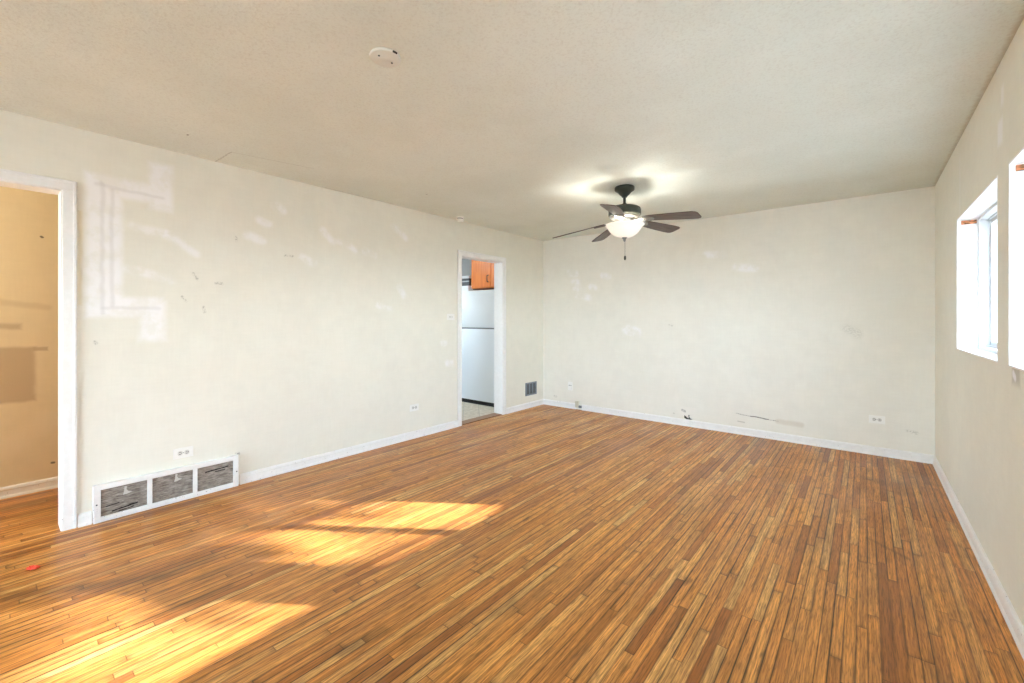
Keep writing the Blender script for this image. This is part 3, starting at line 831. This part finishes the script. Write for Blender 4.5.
for d, z0, z1 in ((d1, 1.17, 1.42), (d2, 0.72, 1.08)):
    bm = BM(); tube(bm, [(-FW2 + 0.05, 0.004, z0), (-FW2 + 0.05, -0.035, z0 + 0.025), (-FW2 + 0.05, -0.035, z1 - 0.025), (-FW2 + 0.05, 0.004, z1)], 0.010, 10)
    obj('handle', bm, M['fridge'], d, True)

cb = thing('wall_cabinet', 'honey-orange wooden wall cabinet hung above the white refrigerator', 'cabinet', (-0.87, 4.62, 1.728))
cw = 0.66
bm = BM(); box(bm, 0.0, cw, 0.020, RB - 4.62 - 0.003, 0.0, 0.66, 0.003); obj('body', bm, M['cabinet'], cb)
for x0, x1, hx in ((0.004, 0.395, 0.350), (0.402, cw - 0.004, 0.62)):
    bm = BM(); box(bm, x0, x1, 0.0, 0.019, 0.010, 0.655, 0.004); d = obj('door', bm, M['cabinet'], cb)
    bm = BM(); tube(bm, [(hx, 0.002, 0.085), (hx, -0.026, 0.095), (hx, -0.028, 0.130), (hx, -0.026, 0.175), (hx, 0.002, 0.185)], 0.007, 8); obj('handle', bm, M['dark_metal'], d, True)
bm = BM(); box(bm, 0.01, cw - 0.01, 0.03, 0.12, -0.014, 0.001, 0.002); obj('dark_underside', bm, simple('dark_brown_underside', (96, 62, 40), 0.5), cb)  # dark brown strip gives the cabinet its dark underside

hood = thing('range_hood', 'black and white hood-like unit on the grey kitchen wall left of the orange cabinet', 'range hood', (-1.62, RB, 1.70))
bm = BM(); box(bm, -0.38, 0.38, -0.34, -0.002, 0.0, 0.115, 0.006); obj('white_base', bm, M['fridge'], hood)
bm = BM(); box(bm, -0.38, 0.38, -0.32, -0.002, 0.116, 0.235, 0.004); obj('black_front', bm, M['black_gloss'], hood)
bm = BM(); box(bm, -0.38, 0.38, -0.328, -0.31, 0.178, 0.196, 0.002); obj('trim_strip', bm, M['silver'], hood)
bm = BM(); box(bm, -0.40, 0.40, -0.35, -0.002, 0.236, 0.275, 0.004); obj('top_panel', bm, M['fridge'], hood)

# ================================================================ red scrap on the floor
bm = BM()
N = 9
grid = [[bm.verts.new((-0.034 + 0.068 * i / (N - 1), (-0.018 + 0.036 * j / 5) * (0.45 + 0.75 * math.sin(math.pi * (0.12 + 0.8 * i / (N - 1)))), 0.006 + 0.008 * abs(math.sin(i * 1.9 + j * 1.3)) + random.uniform(0, 0.004))) for j in range(6)] for i in range(N)]
for i in range(N - 1):
    for j in range(5): bm.faces.new((grid[i][j], grid[i + 1][j], grid[i + 1][j + 1], grid[i][j + 1]))
geo = bmesh.ops.extrude_face_region(bm, geom=bm.faces[:])
for v in geo['geom']:
    if isinstance(v, bmesh.types.BMVert): v.co.z -= 0.006
o = obj('paper_scrap', bm, M['red'], None, False, (0.452, 0.143, 0.0)); o.rotation_euler.z = math.radians(36); o.scale = (0.8, 0.8, 0.8)
tag(o, 'small crumpled red scrap lying on the wooden floor near the hall doorway', 'paper scrap')

# ================================================================ unseen tree outside, its crown shaped to break up the sun
def tree(name, base, h0, h1, rad, n):
    t = thing(name, 'unseen leafy tree outside the right-hand windows, crown shaped for the sun patches', 'tree', base)
    bm = BM(); tube(bm, [(0, 0, 0), (0.05, 0.03, 1.5), (-0.03, 0.0, 3.2), (0.05, 0.05, 5.0), (0.0, 0.0, h1 - 1.0)], [0.16, 0.13, 0.11, 0.08, 0.03], 12)
    for k in range(14):
        a = k * 2.4; z = 3.4 + k * 0.3; r = rad * 0.75
        tube(bm, [(0, 0, z), (math.cos(a) * r * 0.5, math.sin(a) * r * 0.5, z + 0.35), (math.cos(a) * r, math.sin(a) * r, z + 0.55)], [0.05, 0.03, 0.012], 6)
    obj('trunk', bm, M['bark'], t, True)
    bm = BM(); rnd = random.Random(3)
    for _ in range(n):
        a = rnd.uniform(0, 2 * math.pi); q = math.sqrt(rnd.random())
        p = Vector((-SUN_AZ.y, SUN_AZ.x)) * rad * q * math.cos(a) + Vector((SUN_AZ.x, SUN_AZ.y)) * rad * 0.32 * q * math.sin(a)
        z = h0 + (h1 - h0) * rnd.random() + max(0.0, p.x * SUN_AZ.y - p.y * SUN_AZ.x) * 0.30 + 0.05 * math.sin(p.x * 3.1) + 0.05 * math.sin(p.y * 4.3 + 1)
        s = rnd.uniform(0.06, 0.13)
        m = Matrix.Translation((p.x, p.y, z)) @ Matrix.Rotation(rnd.uniform(0, 6.28), 4, 'Z') @ Matrix.Rotation(rnd.uniform(-0.9, 0.9), 4, 'X')
        vs = [bm.verts.new(m @ Vector(p)) for p in ((-s, 0, 0), (-s * 0.3, s * 0.45, s * 0.1), (s, 0, 0), (-s * 0.3, -s * 0.45, s * 0.1))]
        bm.faces.new(vs)
    obj('foliage', bm, M['leaf'], t, normals=False)
TD = 7.5
tb = Vector((RW + 0.1, 2.9, 0)) + SUN_AZ * TD
tree('tree', (tb.x, tb.y, -0.35), 1.45 + SUN_TAN * TD + 0.35, 7.6, 3.2, 15000)
